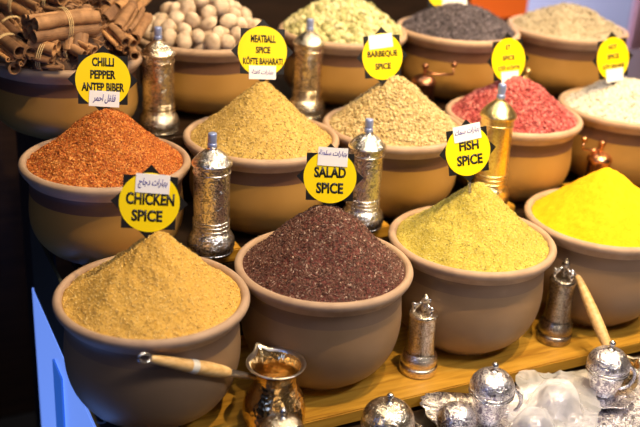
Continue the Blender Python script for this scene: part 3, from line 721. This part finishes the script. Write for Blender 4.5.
slab('wooden_block', 1.09, 1.19, .296, .35, Z2+.0005, ZL, M['board'], 'pine block under the golden brass mill', 'block')
slab('wooden_block', 1.36, 1.43, .305, .365, Z2+.0005, ZL, M['board'], 'pine block under the copper grinder', 'block')
# carcass of the stand: riser boards and side panels
t = empty('display_stand', (XL, 0, -.8)); tag(t, 'stepped dark stand under the boards with blue lit side panel', 'display stand')
def part(name, x0, x1, y0, y1, z0, z1, mat):
    return link(name, box_me(x0-XL, x1-XL, y0, y1, z0+.8, z1+.8, .001), mat, t, smooth=False)
part('riser_board', XL+.004, XR, .290, .302, -.02, Z2-.001, M['darkwood'])
part('riser_board', XL+.05, XR, .587, .600, Z2-.02, Z3-.001, M['darkwood'])
part('front_board', XL+.004, XR, .006, .018, -.80, -.025, M['darkwood'])
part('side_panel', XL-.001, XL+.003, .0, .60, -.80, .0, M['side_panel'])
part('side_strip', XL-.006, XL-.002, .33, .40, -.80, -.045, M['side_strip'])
part('step_side', XL, XL+.006, .304, .583, .001, Z2-.001, M['dark_side'])
part('step_side', XL+.045, XL+.049, .603, .96, -.80, Z3, M['black_floor'])
# dark card lying on the board under the front left bowl, with a pale blue mark
t3 = slab('dark_card', .286, .400, .012, .20, .0005, .0025, M['dark_card'], 'dark card with a pale blue mark under the front left bowl', 'card', .0002)
pm = at(103, 419, .003)
mk = link('lettering', text_me('S', .016, .026, .02, .0003), M['mark_ink'], t3, (pm.x-.343, pm.y-.106, .0034), (-PI/2, 0, -.5), False)
# lower counter
slab('low_counter', .30, XR, -.70, -.002, -.09, -.0275, M['darkwood'], 'dark low counter in front of the board carrying the cups and tray', 'counter')
# ------------------------------------------------------------------ surroundings
def struct(name, me, mat, loc=(0, 0, 0)):
    o = link(name, me, mat, None, loc, smooth=False); o['kind'] = 'structure'; return o
struct('floor', box_me(-3, 6, -3, 4.2, -.86, -.80), M['black_floor'])
struct('wall_back', box_me(-3, 6, 4.0, 4.1, -.80, 2.6), M['lavender'])
struct('wall_left', box_me(-3.1, -3, -3, 4.2, -.8, 2.6), M['black_floor'])
# dark cabinet behind the stand, orange box on its end, pink cloth at the far right
pe = at_y(522, 5, 1.42)
slab('dark_cabinet', -1.6, pe.x-.26, 1.34, 1.75, -.80, 1.3, M['darkwood'], 'dark brown cabinet standing behind the back row of bowls', 'cabinet', .004)
ob = at_y(504, 17, 1.42)
t2 = slab('orange_box', pe.x-.25, pe.x+.01, 1.40, 1.62, ob.z, ob.z+.30, M['orange'], 'bright orange box at the top edge behind the back row', 'box', .003)
slab('box_shelf', pe.x-.255, pe.x+.015, 1.36, 1.66, ob.z-.30, ob.z-.001, M['darkwood'], 'dark block under the orange box', 'plinth', .003)
pk = at_y(633, 40, 2.4)
def curtain():
    V = []; Fc = []; n = 80
    for i in range(n+1):
        x = -.16+.32*i/n; y = .02*math.sin(i*.9)
        V += [(x, y, -.8), (x, y, 1.9), (x, y+.012, -.8), (x, y+.012, 1.9)]
    for i in range(n):
        a = i*4; Fc += [(a, a+4, a+5, a+1), (a+2, a+3, a+7, a+6), (a+1, a+5, a+7, a+3), (a, a+2, a+6, a+4)]
    o = link('pink_curtain', mesh('c', V, Fc), M['pink'], None, (pk.x+.14, 2.4, 0)); tag(o, 'pink cloth hanging at the far right edge', 'curtain')
curtain()
# ------------------------------------------------------------------ lights
def area(name, loc, target, size, power, col, sy=None):
    l = bpy.data.lights.new(name, 'AREA'); l.size = size; l.energy = power; l.color = col
    if sy: l.shape = 'RECTANGLE'; l.size_y = sy
    o = bpy.data.objects.new(name, l); C.objects.link(o); o.location = loc
    o.rotation_euler = (Vector(target)-Vector(loc)).to_track_quat('-Z', 'Y').to_euler(); return o
def spot(name, loc, target, power, col, rad=.05, ang=80, blend=.6):
    l = bpy.data.lights.new(name, 'SPOT'); l.energy = power; l.color = col; l.shadow_soft_size = rad; l.spot_size = math.radians(ang); l.spot_blend = blend
    o = bpy.data.objects.new(name, l); C.objects.link(o); o.location = loc
    o.rotation_euler = (Vector(target)-Vector(loc)).to_track_quat('-Z', 'Y').to_euler(); return o
WARM = (1, .75, .44)
for x, pw in ((.60, 30), (1.22, 22), (1.85, 16)):
    spot('halogen_lamp', (x, -.14, 1.75), (x, .35, .1), pw, WARM, .02)
for x, pw in ((.92, 108), (1.45, 104), (2.0, 88)):
    spot('halogen_lamp', (x, -.40, 1.95), (x-.1, .50, .3), pw, (1, .70, .34), .01, 52, .5)
area('ceiling_strip', (.9, .75, 1.75), (.9, .45, 0), 1.6, 6, (1, .88, .72), .10)  # unseen overhead light added to give the metal something to reflect
area('front_strip', (.45, -1.25, 1.9), (.9, .2, .1), 1.4, 4.5, (.97, .93, 1), .25)  # fill added from the camera side to brighten signs and stickers
area('counter_lamp', (1.15, -.75, 1.15), (.95, -.12, 0), .5, 8, (1, .95, .95), .12)  # added light aimed at the tray so the cup lids reflect it
area('blue_lamp', (.0, .30, -.60), (.3, .27, -.30), .35, 1.3, (.16, .34, 1.0), .4)
area('blue_sign_lamp', (-.35, -.55, .75), (.6, .1, .1), .30, 1.6, (.25, .40, 1.0), .5)  # unseen blue light added at the left for reflections on the lids
area('far_lamp', (2.4, 2.4, 2.3), (3.0, 4.0, .0), 1.0, 260, (.80, .82, 1))  # unseen light added to brighten the lavender wall
area('rear_lamp', (2.1, .6, 1.8), (1.95, 1.4, .35), .3, 22, (1, .8, .6))  # unseen light added to brighten the orange box behind the bowls
w = bpy.data.worlds.new('w'); bpy.context.scene.world = w; w.use_nodes = True
w.node_tree.nodes['Background'].inputs[0].default_value = (.85, .62, .42, 1); w.node_tree.nodes['Background'].inputs[1].default_value = .06
# ------------------------------------------------------------------ camera
cam = bpy.data.cameras.new('camera'); co_ = bpy.data.objects.new('camera', cam); C.objects.link(co_)
cam.sensor_width = 36; cam.lens = 36*F_PX/640; cam.clip_start = .05; cam.clip_end = 50
co_.matrix_world = Matrix(((RT.x, UP.x, -FW.x, CAM.x), (RT.y, UP.y, -FW.y, CAM.y), (RT.z, UP.z, -FW.z, CAM.z), (0, 0, 0, 1)))
cam.dof.use_dof = True; cam.dof.focus_distance = 1.60; cam.dof.aperture_fstop = 2.6
sc = bpy.context.scene; sc.camera = co_
sc.view_settings.view_transform = 'Standard'; sc.view_settings.look = 'None'; sc.view_settings.exposure = .0; sc.view_settings.gamma = 1
sc.view_settings.use_curve_mapping = False
